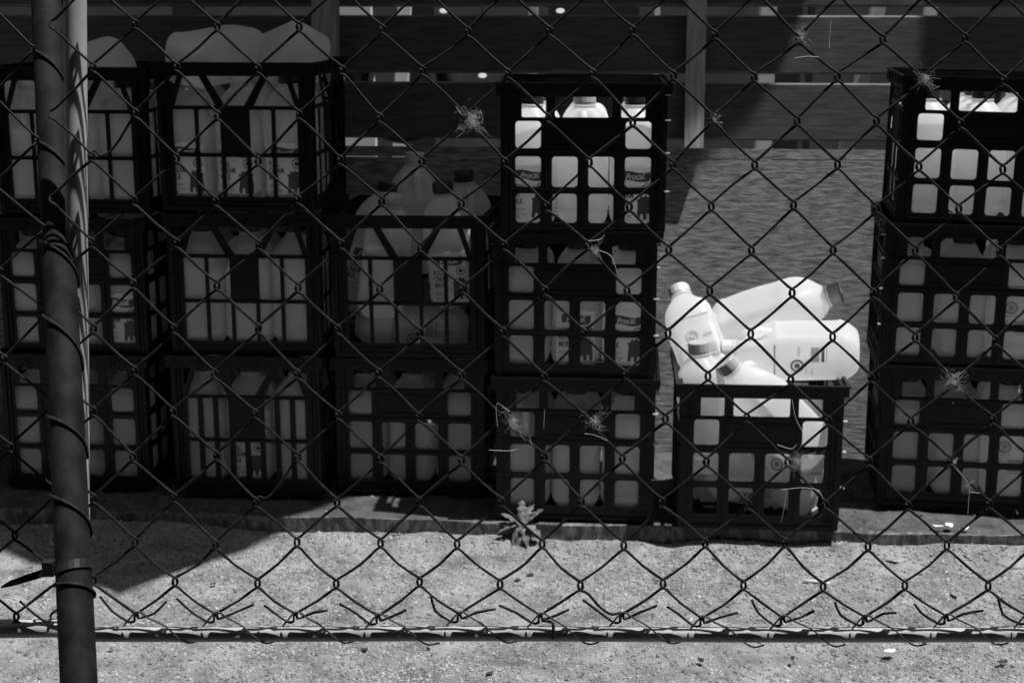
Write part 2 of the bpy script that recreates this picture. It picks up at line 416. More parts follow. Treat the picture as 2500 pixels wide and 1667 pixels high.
# ------------------------------------------------------------------ crates
def rrect(x0, x1, z0, z1, r=.007, n=4):
    out = []
    for cx, cz, a0 in ((x1 - r, z1 - r, 0), (x0 + r, z1 - r, 90), (x0 + r, z0 + r, 180), (x1 - r, z0 + r, 270)):
        for k in range(n + 1):
            a = R(a0 + 90 * k / n); out.append((cx + r * math.cos(a), cz + r * math.sin(a)))
    return out
def plate(name, loops, thick, m):
    cu = bpy.data.curves.new(name, 'CURVE'); cu.dimensions = '2D'; cu.fill_mode = 'BOTH'; cu.extrude = thick / 2
    for lp in loops:
        s = cu.splines.new('POLY'); s.points.add(len(lp) - 1)
        for i, (x, z) in enumerate(lp): s.points[i].co = (x, z, 0, 1)
        s.use_cyclic_u = True
    o = bpy.data.objects.new(name, cu); col.objects.link(o)
    me = bpy.data.meshes.new_from_object(o.evaluated_get(bpy.context.evaluated_depsgraph_get()))
    bpy.data.objects.remove(o); bpy.data.curves.remove(cu)
    me.transform(Matrix.Rotation(R(90), 4, 'X'))          # x, z stay; the plate faces -Y
    me.name = name; me.materials.clear(); me.materials.append(m)
    return me
def join_mb(me, b):
    """append boxes to a mesh"""
    v = [tuple(x.co) for x in me.vertices]; f = [tuple(p.vertices) for p in me.polygons]
    n = len(v); v += b.v; f += [tuple(i + n for i in q) for q in b.f]
    out = bpy.data.meshes.new(me.name); out.from_pydata(v, [], f); out.materials.append(me.materials[0]); out.update()
    return out
CW, CH = .158, .300          # half body width, height
def panel_loops(kind):
    L = [[(-CW, .006), (CW, .006), (CW, .296), (-CW, .296)]]
    if kind == 1:
        c = [-.1335, -.0613, .0105, .0823]
        for x in c:
            L.append(rrect(x, x + .0505, .086 + .010, .156)); L.append(rrect(x + .001, x + .0495, .025, .083))
        L.append(rrect(-.1335, -.0835, .172, .225)); L.append(rrect(.0825, .1325, .172, .225))
        L.append(rrect(-.121, -.074, .2325, .272, .003)); L.append(rrect(.0735, .120, .2325, .272, .003))
        L.append(rrect(-.056, .056, .2325, .272, .004))
    else:
        n = 5 if kind == 2 else 8
        w = .268 / n; g = .0042 if kind == 2 else .0058
        for i in range(n):
            x = -.134 + i * w
            L.append(rrect(x + g / 1, x + w - g / 1, .026, .108, .003))
            mid = (kind == 2 and i == 2) or (kind == 3 and i in (3, 4))
            if not mid: L.append(rrect(x + g, x + w - g, .116, .2045, .003))
        t, bt = .272, .2125
        d = .006
        L.append([(-.134, bt + .01), (-.134, t), (-.118, t)])
        L.append([(-.106, t), (-.126, bt), (-.040, bt), (-.072, t)])
        L.append([(-.056, t), (-.020, bt), (.020, bt), (.056, t)])
        L.append([(.072, t), (.040, bt), (.126, bt), (.106, t)])
        L.append([(.118, t), (.134, t), (.134, bt + .01)])
    return L
def panel_mesh(kind, m):
    me = plate('side_panel', panel_loops(kind), .003, m)
    b = MB(); y0, y1 = -.0045, -.0016
    if kind == 1:
        for z in (.228, .1645, .0895, .0135): b.box((-.150, y0, z), (.150, y1, z + .002))
        for x in (-.0735, -.002, .0705): b.box((x, y0 + .001, .012), (x + .002, y1, .168 if abs(x) < .01 else .228))
        for z in (.176, .216): b.box((-.066, y0 + .0005, z), (.066, y1, z + .0015))
        for x in (-.152, -.143, .141, .150): b.box((x, y0 - .001, .008), (x + .0022, y1, .272))
    else:
        for z in (.208, .1115): b.box((-.136, y0, z), (.136, y1, z + .0022))
        for z in (.0035, .014): b.box((-.150, y0, z), (.150, y1, z + .002))
        for x in (-.152, -.144, .142, .150): b.box((x, y0 - .002, .008), (x + .0022, y1, .272))
    return join_mb(me, b)
def rim_mesh(m):
    b = MB(); o, i_ = .170, .1555
    def ring(o, i_, z0, z1):
        b.box((-o, -o, z0), (o, -i_, z1)); b.box((-o, i_, z0), (o, o, z1))
        b.box((-o, -i_, z0), (-i_, i_, z1)); b.box((i_, -i_, z0), (o, i_, z1))
    ring(.170, .1660, .274, .300); ring(.172, .1665, .2965, .3005); ring(.1705, .1595, .273, .2765)
    ring(.1662, .1598, .2900, .2935)
    for s in (-1, 1):                                      # ribs and slots on the band
        for x in (-.150, -.098, -.090, -.03, .03, .090, .098, .150):
            b.box((x - .001, s * .1715 - .0012, .2785), (x + .001, s * .1715 + .0012, .2955))
            b.box((s * .1715 - .0012, x - .001, .2785), (s * .1715 + .0012, x + .001, .2955))
        for x in (-.125, .105):
            b.box((x, s * .1712 - .001, .2865), (x + .045, s * .1712 + .001, .2880))
    return b.mesh('rim', m)
def base_mesh(m):
    b = MB()
    for k in range(9):
        x = -.15 + k * .0375
        b.box((x - .003, -.155, .004), (x + .003, .155, .010)); b.box((-.155, x - .003, .0042), (.155, x + .003, .0098))
    o = .161
    b.box((-o, -o, -.004), (o, -.151, .004)); b.box((-o, .151, -.004), (o, o, .004))
    b.box((-o, -.151, -.004), (-.151, .151, .004)); b.box((.151, -.151, -.004), (o, .151, .004))
    return b.mesh('base_grid', m)
def post_mesh(m):
    b = MB()
    b.box((-.006, -.006, .004), (.006, .006, .274)); b.box((-.0085, -.0085, .165), (.0065, .0065, .168)); b.box((-.0085, -.0085, .09), (.0065, .0065, .093))
    b.box((-.0085, -.0085, .226), (.0065, .0065, .229))
    return b.mesh('corner_post', m)
def make_crate(kind, m):
    t = thing('milk_crate', 'x', 'crate')
    pm = panel_mesh(kind, m); rm = rim_mesh(m); bm_ = base_mesh(m); cm = post_mesh(m)
    for k in range(4):
        a = R(90 * k)
        o = link('side_panel', pm, t, (math.sin(a) * CW, -math.cos(a) * CW, 0)); o.rotation_euler = (0, 0, a)
        c = link('corner_post', cm, t, (Matrix.Rotation(a, 3, 'Z') @ Vector((-.155, -.155, 0)))); c.rotation_euler = (0, 0, a)
    link('rim', rm, t); link('base_grid', bm_, t)
    return t
protos = {k: None for k in (1, 2, 3)}
def crate(kind, x, Y, z, yaw=0, roll=0, label='', group='stacked black milk crates'):
    if protos[kind] is None: protos[kind] = o = make_crate(kind, M['crate'])
    else: o = copy_tree(protos[kind])
    o.location = (x, Y + .170, z); o.rotation_euler = (0, roll, yaw)
    tag(o, label, 'crate', group)
    return o

# ------------------------------------------------------------------ bottles
def section(z, hw, ex, n=36, dent=None):
    out = []
    for k in range(n):
        a = 2 * math.pi * (k + .5) / n; c, s = math.cos(a), math.sin(a)
        r = hw / (abs(c) ** ex + abs(s) ** ex) ** (1 / ex)
        f = 1
        if z > .15:
            d = math.atan2(s, c); f -= .50 * math.exp(-(d / .70) ** 4) * math.exp(-((z - .200) / .026) ** 4)
        if .03 < z < .15:                                  # shallow pressed panels
            pass
        out.append((r * c * f, r * s * f, z))
    return out
def bottle_mesh(seed=0, amp=.0012):
    from mathutils import noise as mn
    b = MB()
    prof = [(.000, .031, 3.4), (.0015, .0350, 3.6), (.008, .0410, 4), (.016, .0462, 4.8), (.024, .0492, 5.6), (.034, .0507, 7), (.038, .0493, 7), (.05, .0491, 7), (.08, .0490, 7), (.11, .0490, 7), (.135, .0491, 7),
            (.153, .0493, 6.5), (.157, .0507, 6), (.165, .0507, 5.5), (.178, .0507, 5), (.188, .0502, 4.4), (.198, .0483, 3.8), (.208, .0446, 3.2), (.217, .0394, 2.7), (.225, .0335, 2.4),
            (.232, .0275, 2.1), (.237, .0228, 2), (.240, .0205, 2), (.2405, .0225, 2), (.2435, .0225, 2), (.2440, .0195, 2), (.262, .0190, 2)]
    n = 36
    for z, hw, ex in prof: b.v += section(z, hw, ex, n)
    for i in range(len(prof) - 1):
        for k in range(n):
            a = i * n + k; c = i * n + (k + 1) % n
            b.f.append((a, c, c + n, a + n)); b.m.append(0)
    b.f.append(tuple(range(n))[::-1]); b.m.append(0)
    if amp:
        for i, (x, y, z) in enumerate(b.v):
            if z < .228:
                n_ = mn.noise(Vector((x * 17 + seed * 7.3, y * 17, z * 13))) + .5 * mn.noise(Vector((x * 45, y * 45 + seed, z * 38)))
                f = 1 - amp / .05 * (n_ * 1.3 + .25); b.v[i] = (x * f, y * f, z)
    return b.mesh('body', M['bottle'], True)
BODIES = [bottle_mesh(i, .0016) for i in range(4)] + [bottle_mesh(9 + i, .0020) for i in range(4)]
bcount = [0]
def cap_mesh(m):
    b = MB(); n = 28; prof = [(.2445, .0212), (.2450, .0218), (.2475, .0218), (.2480, .0212), (.2490, .0212), (.2492, .0222), (.2655, .0218), (.2672, .0208), (.2676, .017)]
    for i, (z, r) in enumerate(prof):
        for k in range(n):
            a = 2 * math.pi * k / n; q = r + (.0003 if (k % 2 and 5 <= i <= 6) else 0)
            b.v.append((q * math.cos(a), q * math.sin(a), z))
    for i in range(len(prof) - 1):
        for k in range(n):
            a = i * n + k; c = i * n + (k + 1) % n; b.f.append((a, c, c + n, a + n)); b.m.append(0)
    b.f.append(tuple(range((len(prof) - 1) * n, len(prof) * n))); b.m.append(0)
    return b.mesh('cap', m, False)
CAPS = {k: cap_mesh(M['cap_' + k]) for k in ('dark', 'grey', 'white')}
b = MB(); b.tube(catmull([(.018, 0, .226), (.028, 0, .2265), (.0365, 0, .2205), (.0415, 0, .209), (.0428, 0, .195), (.0425, 0, .180), (.040, 0, .168)], 3),
                 [.006] * 3 + [.0068] * 13 + [.0065] * 3, 10)
HANDLE = b.mesh('handle', M['bottle'], True)

# lettering: built-in font turned into thin raised print
def text_mesh(s, size, m, sx=1.0, shear=0.0, off=0.0, align='LEFT'):
    cu = bpy.data.curves.new('lettering', 'FONT'); cu.body = s; cu.size = size; cu.shear = shear; cu.offset = off; cu.align_x = align
    cu.extrude = .00015; cu.resolution_u = 3
    o = bpy.data.objects.new('lettering', cu); col.objects.link(o)
    me = bpy.data.meshes.new_from_object(o.evaluated_get(bpy.context.evaluated_depsgraph_get()))
    bpy.data.objects.remove(o); bpy.data.curves.remove(cu)
    me.transform(Matrix.Rotation(R(90), 4, 'X') @ Matrix.Diagonal((sx, 1, 1, 1)))
    me.materials.clear(); me.materials.append(m); me.name = 'lettering'
    return me
def wave(x0, x1, z0, h, amp, n=14):
    top = [(x0 + (x1 - x0) * i / n, z0 + h + amp * math.sin(i / n * 6.0 + .4)) for i in range(n + 1)]
    bot = [(x0 + (x1 - x0) * i / n, z0 + amp * math.sin(i / n * 6.0 + .4) + (.004 if i in (0, n) else 0)) for i in range(n + 1)]
    return top + bot[::-1]
pick = []
xx = -.038
hs = [.103, .106, .1045, .108, .106, .109, .1055, .104]
for i, h in enumerate(hs): pick += [(-.038 + i * .0095, h), (-.038 + (i + 1) * .0095, h)]
LABEL = plate('label', [[(-.038, 0.0), ] + [(-.038, .103)] + pick[1:] + [(.038, 0.0015), (.02, 0.0), (0, .0012)]], .0006, M['label'])
BANNER = plate('banner', [wave(-.029, .030, .0785, .0175, .0022)], .0006, M['ink'])
circ = lambda cx, cz, r, n=20: [(cx + r * math.cos(2 * math.pi * k / n), cz + r * math.sin(2 * math.pi * k / n)) for k in range(n)]
EMBLEM = plate('emblem', [circ(.024, .064, .0100), circ(.024, .064, .0082), circ(.024, .0640, .0048, 9)], .0005, M['ink'])
cow = [(.004, .004), (.006, .036), (.003, .041), (.009, .043), (.012, .050), (.017, .046), (.021, .051), (.026, .046), (.031, .051), (.030, .044), (.0365, .042),
       (.033, .037), (.036, .020), (.035, .002), (.029, .002), (.028, .014), (.024, .014), (.023, .002), (.017, .002), (.016, .013), (.012, .013), (.010, .002)]
COW = plate('cow_figure', [cow], .0005, M['ink'])
def small_bars(items, m, name='small_print'):
    return plate(name, [[(x0, z0), (x1, z0), (x1, z1), (x0, z1)] for x0, x1, z0, z1 in items], .0005, m)
SMALL = small_bars([(-.034, -.006, .0205, .0210), (-.034, -.010, .0180, .0185), (-.034, -.02, .0155, .0160), (-.034, -.004, .0105, .0110), (-.015, -.006, .0075, .0080)], M['ink'])
TXT = {w: text_mesh(w, .0158, M['ink'], .62, 0, .00032) for w in ('FULL', 'CREAM', 'LOW', 'FAT', 'MILK')}
LOGO = text_mesh('Procal.', .0178, M['ink_white'], .80, .35, .00018, 'CENTER')
LITRE = text_mesh('2 LITRE', .0055, M['ink'], .8, 0, .0001)
# printed back: dashes for the date line, round emblem, bar code and boxes
br = random.Random(3)
bars = []; x = -.002
while x < .030:
    w = br.choice((.0005, .0009, .0013)); bars.append((x, x + w, .078, .094)); x += w + br.choice((.0006, .001))
bars += [(-.002, .030, .068, .074), (-.002, .030, .0635, .0645)]
BACKBAR = small_bars(bars, M['ink_soft'], 'bar_code')
dash = []; x = -.032
while x < .034:
    w = br.uniform(.0015, .0035); dash.append((x, x + w, .162, .1655)); x += w + .0010
dash += [(-.028, .004, .1025, .1035), (.012, .03, .118, .1190), (.012, .03, .1155, .1165), (-.03, -.018, .093, .0938), (-.03, -.014, .090, .0908)]
BACKDASH = small_bars(dash, M['ink_soft'], 'small_print')
RING = plate('emblem', [circ(-.010, .120, .0135), circ(-.010, .120, .0092), circ(-.010, .120, .0062, 9)], .0005, M['ink_soft'])
WHITEBOX = small_bars([(-.036, .034, .056, .108)], M['label'], 'label')

def add_front(t, kind):
    y = -.0512
    lb = link('label', LABEL, t, (0, y, .020))
    link('banner', BANNER, lb, (0, -.0006, 0)); link('emblem', EMBLEM, lb, (0, -.0005, 0)); link('cow_figure', COW, lb, (0, -.0005, 0)); link('small_print', SMALL, lb, (0, -.0005, 0))['kind'] = 'stuff'
    link('lettering', LOGO, lb, (.0, -.0011, .0815)).rotation_euler = (0, R(-3), 0)
    for w, z in zip(('FULL', 'CREAM', 'MILK') if kind == 'full' else ('LOW', 'FAT', 'MILK'), (.0615, .0475, .0335)):
        link('lettering', TXT[w], lb, (-.0345, -.0006, z - .003))
    link('lettering', LITRE, lb, (-.0345, -.0006, .003))
def add_back(t, boxed=False):
    y = -.0510
    if boxed:
        w = link('label', WHITEBOX, t, (0, y, .0)); y -= .0006
    link('bar_code', BACKBAR, t, (0, y, 0))['kind'] = 'stuff'; link('small_print', BACKDASH, t, (0, y, 0))['kind'] = 'stuff'; link('emblem', RING, t, (0, y, 0))
def bottle(label, group, cap='dark', front=None):
    t = thing('milk_bottle', label, 'bottle', group=group)
    bcount[0] += 1; link('body', BODIES[(bcount[0] * 7) % 4 + (4 if group.startswith('empty') else 0)], t); link('handle', HANDLE, t)
    if cap: link('cap', CAPS[cap], t)
    if front in ('full', 'low'): add_front(t, front)
    elif front == 'back': add_back(t)
    elif front == 'backbox': add_back(t, True)
    return t

CRATES = []
def fill(cr, kind_phrase, fronts, caps, seed, rows=2, drop=0.0):
    """three by three upright bottles; only the rows the photo shows"""
    r = random.Random(seed); yaw = cr.rotation_euler.z; rot = Matrix.Rotation(yaw, 3, 'Z')
    for j in range(rows):
        for i in range(3):
            fr = fronts[i] if j == 0 else None
            if j == 0:
                pos = ('left', 'middle', 'right')[i]
                lab = f'white milk bottle, {pos} of the front row in the {kind_phrase}'
                grp = f'upright bottles in the {kind_phrase}'
            else:
                lab = f"white milk bottle {'behind' if j == 1 else 'at the back behind'} the {('left', 'middle', 'right')[i]} one, {kind_phrase}"; grp = f'bottles behind the front row in the {kind_phrase}'
            t = bottle(lab, grp, caps[i] if j == 0 else r.choice(('dark', 'dark', 'white')), fr)
            loc = rot @ Vector(((i - 1) * .1030 + r.uniform(-.001, .001), -.1035 + j * .1035 + r.uniform(-.001, .001), .0105 - drop))
            t.location = cr.location + loc
            t.rotation_euler = (r.uniform(-.01, .01), r.uniform(-.01, .01), yaw + (r.uniform(-.05, .05) if fr else R(r.choice((0, 90, 180, 270))) + r.uniform(-.05, .05)))
P = {}
def C_(key, kind, x, Y, z, yaw, phrase, label, roll=0):
    P[key] = crate(kind, x, Y, z, yaw, roll, label); return P[key]
XC = onY(1425, 400, 2.99).x
A0x, Bx, Fx = -1.194, -.808, -.457
C_('A3', 2, A0x + .022, 3.09, .614, R(1), '', 'top crate of the leftmost stack, mostly behind the fence posts')
C_('A2', 1, A0x + .000, 3.12, .295, R(-1), '', 'middle crate of the leftmost stack behind the dark post')
C_('A1', 1, A0x - .012, 3.11, .000, R(0), '', 'bottom crate of the leftmost stack behind the dark post')
C_('B3', 2, Bx, 3.06, .626, R(-1), '', 'top crate of the second stack, holding three cream milk labels')
C_('B2', 2, Bx - .006, 3.09, .314, R(1), '', 'middle crate of the second stack from the left')
C_('B1', 3, Bx - .008, 3.08, .010, R(0), '', 'bottom crate with close bars in the second stack')
C_('F2', 2, Fx, 3.10, .3125, R(-2), '', 'upper crate of the low stack, heaped with loose bottles', roll=R(-.6))
C_('F1', 1, Fx - .012, 3.13, .000, R(0), '', 'bottom crate of the low stack under the heaped bottles')
C_('C3', 1, -.0975, 2.975, .593, R(1), '', 'top crate with glowing white bottles, left of the plywood')
C_('C2', 1, -.106, 2.985, .302, R(-1), '', 'middle crate of the three stacked left of the plywood')
C_('C1', 1, -.106, 2.985, .000, R(0), '', 'bottom crate of the three stacked left of the plywood')
C_('D1', 1, .2665, 2.944, .004, R(0.6), '', 'single crate heaped with sunlit empty bottles before the plywood')
C_('E3', 1, .712, 3.10, .600, R(-4), '', 'top crate of the rightmost stack, with glowing white bottles', roll=R(1.2))
C_('E2', 1, .696, 3.10, .305, R(-4), '', 'middle crate of the rightmost stack', roll=R(.5))
C_('E1', 1, .704, 3.10, .009, R(-4), '', 'bottom crate of the rightmost stack above the white scraps')
fill(P['A3'], 'top crate of leftmost stack', (None, None, None), ('white', 'dark', 'dark'), 1)
fill(P['A2'], 'middle crate of leftmost stack', (None, None, 'full'), ('dark',) * 3, 2)
fill(P['A1'], 'bottom crate of leftmost stack', (None, None, None), ('dark',) * 3, 3)
fill(P['B3'], 'top crate of second stack', ('full', 'full', 'full'), ('dark', 'white', 'dark'), 4)
fill(P['B2'], 'middle crate of second stack', (None, None, None), ('dark', 'dark', 'dark'), 5)
fill(P['B1'], 'bottom crate of second stack', (None, 'full', None), ('dark',) * 3, 6)
fill(P['F1'], 'crate under the heaped bottles', (None, None, None), ('dark',) * 3, 7)
fill(P['C3'], 'top crate left of plywood', ('low', None, 'full'), ('dark', 'white', 'dark'), 8, rows=3)
fill(P['C2'], 'middle crate left of plywood', (None, 'low', 'low'), ('dark',) * 3, 9)
fill(P['C1'], 'bottom crate left of plywood', (None, None, None), ('dark',) * 3, 10)
fill(P['E3'], 'top crate of rightmost stack', (None, None, None), ('dark', 'dark', 'dark'), 11, rows=3)
fill(P['E2'], 'middle crate of rightmost stack', (None, None, 'backbox'), ('white', 'dark', 'dark'), 12)
fill(P['E1'], 'bottom crate of rightmost stack', (None, None, 'back'), ('dark',) * 3, 13)

sr = random.Random(5)
for key in ('C3', 'C2', 'C1', 'D1', 'E2'):
    for z in (.0895, .1645, .228, .2765):
        for sx in ((1,) if key != 'E2' else (-1,)):
            b = MB(); w = sr.uniform(.004, .010); b.box((sx * .168 - w, -.1705, z - .0008), (sx * .168 + .0012, -.1655 if z > .27 else -.158, z + .0008))
            b.build('scuffed_corner', M['cap_grey'], P[key])

def loose(label, group, base, cap_at, Yb, Yc, roll=0, cap='dark', front=None, L=.262, size=1.0):
    """a bottle whose base centre and cap lie at these points"""
    a = onY(base[0], base[1], Yb); c = onY(cap_at[0], cap_at[1], Yc)
    d = (c - a).normalized(); a = c - d * L
    t = bottle(label, group, cap, front); a = c - d * (L * size)
    zax = d; yref = Vector((0, 1, 0)); yax = (yref - zax * yref.dot(zax)).normalized(); xax = yax.cross(zax)
    m3 = Matrix((xax, yax, zax)).transposed() @ Matrix.Rotation(roll, 3, 'Z')
    t.matrix_world = Matrix.Translation(a) @ m3.to_4x4() @ Matrix.Diagonal((size, size, size, 1))
    return t
GD = 'empty bottles heaped in the single crate'
loose('empty bottle leaning left with printed back, in the heaped single crate', GD, (1742, 950), (1658, 708), 3.07, 3.24, R(8), 'white', 'back', size=1.05)
loose('empty bottle lying with its grey cap to the right, atop the heap', GD, (1762, 806), (2046, 716), 3.22, 3.17, R(22), 'grey', size=1.05)
loose('empty bottle lying with its rounded base to the right over the crate rim', GD, (2082, 854), (1768, 856), 3.07, 3.09, R(-12), 'white', 'back', size=1.04)
loose('short-looking upright bottle with grey cap at the front left of the heap', GD, (1732, 1140), (1706, 840), 3.04, 3.04, R(80), 'grey', size=1.02)
loose('empty bottle pointing its dark grey cap up to the left, front of heap', GD, (1960, 1085), (1771, 885), 3.03, 3.01, R(30), 'grey', size=1.06)
loose('empty bottle slanting under the wide handle hole of the single crate', GD, (1830, 1000), (1985, 1270), 3.10, 3.04, R(15), 'dark', 'back')
loose('empty bottle lying low at the left inside the single crate', GD, (1722, 1140), (2010, 1190), 3.04, 3.12, R(30), 'dark', 'backbox')
loose('empty bottle seen at the right holes of the single crate', GD, (1955, 965), (1925, 1260), 3.10, 3.05, R(-40), 'dark', 'backbox')
loose('upended empty bottle in the left hole column of the single crate', GD, (1735, 960), (1745, 1260), 3.12, 3.13, R(30), 'dark')
GB = 'bottles lying on top of the second stack'
loose('bottle lying with its rounded base to the left, on the second stack', GB, (476, 146), (650, 116), 3.13, 3.34, R(15), 'dark', size=1.08)
loose('bottle lying with its raised base to the right, on the second stack', GB, (768, 118), (585, 188), 3.19, 3.37, R(40), 'dark', size=1.08)
GA = 'upended bottles on top of the leftmost stack'
loose('upended bottle with one corner up, beside the pale pipe', GA, (318, 100), (100, 316), 3.20, 3.30, R(2), 'dark', size=1.1)
loose('upended bottle just left of the dark post', GA, (52, 252), (50, 420), 3.22, 3.32, R(45), 'dark')
GF = 'loose bottles heaped on the low stack'
loose('tallest upright bottle at the back of the heap on the low stack', GF, (1008, 680), (1013, 378), 3.33, 3.33, R(-72), 'white')
loose('bottle with dark cap at the right of the heap on the low stack', GF, (1158, 715), (1132, 423), 3.31, 3.29, R(-68), 'dark')
loose('cream milk labelled bottle with dark cap, front right of the heap on the low stack', GF, (1112, 742), (1080, 450), 3.20, 3.18, R(2), 'dark', 'full')
loose('bottle with pale cap at the front left of the low stack heap', GF, (925, 770), (957, 480), 3.18, 3.17, R(-80), 'white')
loose('labelled bottle with dark cap at the left end of the low heap', GF, (872, 740), (948, 452), 3.26, 3.28, R(0), 'dark', 'full')
loose('bottle lying low in the heaped crate with a printed back', GF, (1150, 812), (848, 795), 3.22, 3.18, R(0), 'dark', 'backbox')
loose('bottle leaning at the left inside the heaped crate', GF, (880, 748), (945, 500), 3.26, 3.36, R(20), 'dark')

# ------------------------------------------------------------------ chain-link fence
fence = thing('chain_link_fence', 'rusty dark chain-link fence with a pipe rail along its foot', 'fence', onF(1250, 1545))
def fpath(b, pts, r, n=6, sub=3):
    P_ = catmull([onF(x, y, o) - fence.location for x, y, o in pts], sub)
    b.tube(P_, [r * rnd.uniform(.86, 1.16) for _ in P_] if not isinstance(r, list) else r, n)
YL = [-150, -45, 62, 166, 280, 386, 490, 590, 699, 803, 907, 1010, 1114, 1218, 1322, 1420, 1503]
YR = [-125, -18, 91, 190, 300, 408, 508, 613, 720, 823, 925, 1026, 1127, 1230, 1330, 1427, 1510]
jit = {}
def knot(m, j):
    x = 327 + m * (101.4 - .17 * max(j, 0)) + (3 if j >= 0 else 0) * 0
    f = (x - 330) / 1820
    y = YL[j + 2] * (1 - f) + YR[j + 2] * f
    if (m, j) not in jit: jit[(m, j)] = (rnd.gauss(0, 2.6), rnd.gauss(0, 3.0))
    return x + jit[(m, j)][0], y + jit[(m, j)][1]
WR = .00142
bent = {(-1, 2): (46, 36), (3, 10): (30, 24), (11, 13): (18, 20)}
for m in range(-2, 24):
    pts = []
    for j in range(-2, 15):
        right = (m + j) % 2 != 0
        k = m + 1 if right else m
        x, y = knot(k, j); s = 1 if right else -1
        o = -1 if right else 1
        if j == 14:
            if right:   # passes the last knot and turns up to the right as a stub
                pts += [(x - 6, y - 9, -.0014), (x + 4, y - 2, -.0022), (x + 6, y + 6, 0.0), (x + 16, y + 4, .0014)]
                pts += [(x + 45, y - 8 + rnd.uniform(-4, 4), .001), (x + 82 + rnd.uniform(-16, 14), y - 26 + rnd.uniform(-12, 14), rnd.uniform(-.006, .004))]
            else:
                pts += [(x + 7, y - 9, .0016), (x - 3, y + 2, .0020), (x - 3, y + 12, .0), (x - 12, y + 16, -.001), (x - 26, y + 10, -.001)]
                pts += [(x - 58, y - 12 + rnd.uniform(-4, 4), .0), (x - 86 + rnd.uniform(-14, 18), y - 38 + rnd.uniform(-14, 14), rnd.uniform(-.006, .004))]
            break
        pts += [(x - s * 9, y - 15, .0018 * o), (x + s * 3.5, y - 8, .0024 * o), (x + s * 5.5, y, 0.0), (x + s * 3.5, y + 8, -.0024 * o), (x - s * 9, y + 15, -.0018 * o)]
        # a little bend half way down the straight
        k2 = m if right else m + 1
        x2, y2 = knot(k2, j + 1)
        bx, by = bent.get((m, j), (rnd.uniform(-2.2, 2.2), rnd.uniform(-2.2, 2.2)))
        if (m, j) in bent:
            for u, q in ((.2, .35), (.4, .85), (.6, 1.0), (.8, .62)): pts.append((x + (x2 - x) * u, y + (y2 - y) * u + by * q * .85, 0))
        elif j >= 12: pts.append(((x + x2) / 2 + s * rnd.uniform(1, 7), (y + y2) / 2 + rnd.uniform(0, 5), 0))
        else: pts.append(((x + x2) / 2 + bx, (y + y2) / 2 + by, 0))
    b = MB(); fpath(b, pts, WR, 6, 2); b.build('wire', M['wire'], fence, True)
# the mesh left of the post
LR = [(78, 119), (88, 341), (104, 556), (112, 760), (128, 985), (138, 1200), (149, 1404)]
LL = [(-14, 14), (-12, 230), (-8, 448), (0, 662), (11, 876), (25, 1091), (36, 1306), (40, 1504)]
for w in range(2):
    pts = []
    for j in range(15):
        if j % 2 == 0: x, y = LL[j // 2]
        else: x, y = LR[j // 2]
        if w == 0: s = 1 if j % 2 else -1
        else:
            if j % 2: x = LL[j // 2][0] - 100; y = y
            s = -1 if j % 2 else 1
        o = 1 if s < 0 else -1
        pts += [(x - s * 9, y - 14, .0018 * o), (x + s * 4, y - 6, .0022 * o), (x + s * 5, y + 2, 0), (x + s * 3, y + 9, -.0022 * o), (x - s * 9, y + 16, -.0018 * o)]
    b = MB(); fpath(b, pts, WR, 6, 2); b.build('wire', M['wire'], fence, True)
# rails
b = MB()
rail_pts = [onF(x, 1546 + 2.0 * (x - 235) / 2265 + 1.2 * math.sin(x * .004), .012) - fence.location for x in range(150, 2900, 60)]
b.tube(rail_pts, .0083, 20); b.build('rail', M['rail'], fence, True)
b = MB(); b.tube([onF(x, 1533 - (x - 75) * .012, .012) - fence.location for x in (-420, -200, 0, 100, 168)], .0100, 20); b.build('rail', M['rail'], fence, True)
# tie wires that hold each foot knot to the rail
for m in range(0, 23, 2):
    x, y = knot(m, 14); q = rnd.uniform(-6, 6)
    pts = [(x - 30, y + 25, .004), (x - 8, y - 1, -.003), (x + 3, y - 10, -.004), (x + 15, y - 6, -.003), (x + 32, y + 6, -.001), (x + 66 + q, y + 24, .0), (x + 95 + q, y + 50, .001),
           (x + 112 + q, y + 62, .0035), (x + 128 + q, y + 66, .010), (x + 148 + q, y + 61, .018)]
    b = MB(); fpath(b, pts, .0010, 5, 3); b.build('tie_wire', M['tie'], fence, True)
b = MB(); x, y = knot(10, 14)
fpath(b, [(x + 4, y + 8, -.002), (x + 20, y + 10, -.003), (x + 31, y + 14, -.004), (x + 33, y + 30, -.006), (x + 32, y + 54, -.006)], .0018, 6); b.build('wire_end', M['wire'], fence, True)

# ------------------------------------------------------------------ posts
def at_dist(x, y, d): return EYE + ray(x, y) * d
top = at_dist(113, -20, 1.66); bot = at_dist(194, 1700, 1.36)
axis = (bot - top)
far_top = top - axis * .35; far_bot = bot + axis * .12
pr = .0165
pst = thing('fence_post', 'dark dirty pipe post leaning at the left with wire wound round it', 'post', bot)
b = MB(); NP = 40
b.tube([far_top.lerp(far_bot, i / NP) - bot for i in range(NP + 1)], pr, 28); b.build('pipe', M['dark_post'], pst, True)
def on_post(py, phi, r=pr + .0014):
    t_ = (py + 20) / 1720.0; t_ = t_ * 1.66 / (t_ * 1.66 + (1 - t_) * 1.36); c = top.lerp(bot, t_)                # close enough along the leaning axis
    view = (c - EYE).normalized(); side = view.cross(axis.normalized()).normalized() * -1
    if side.dot(rt) < 0: side = -side
    front = side.cross(axis.normalized()).normalized()
    if front.dot(view) > 0: front = -front
    return c + side * (math.sin(phi) * r) + front * (math.cos(phi) * r)
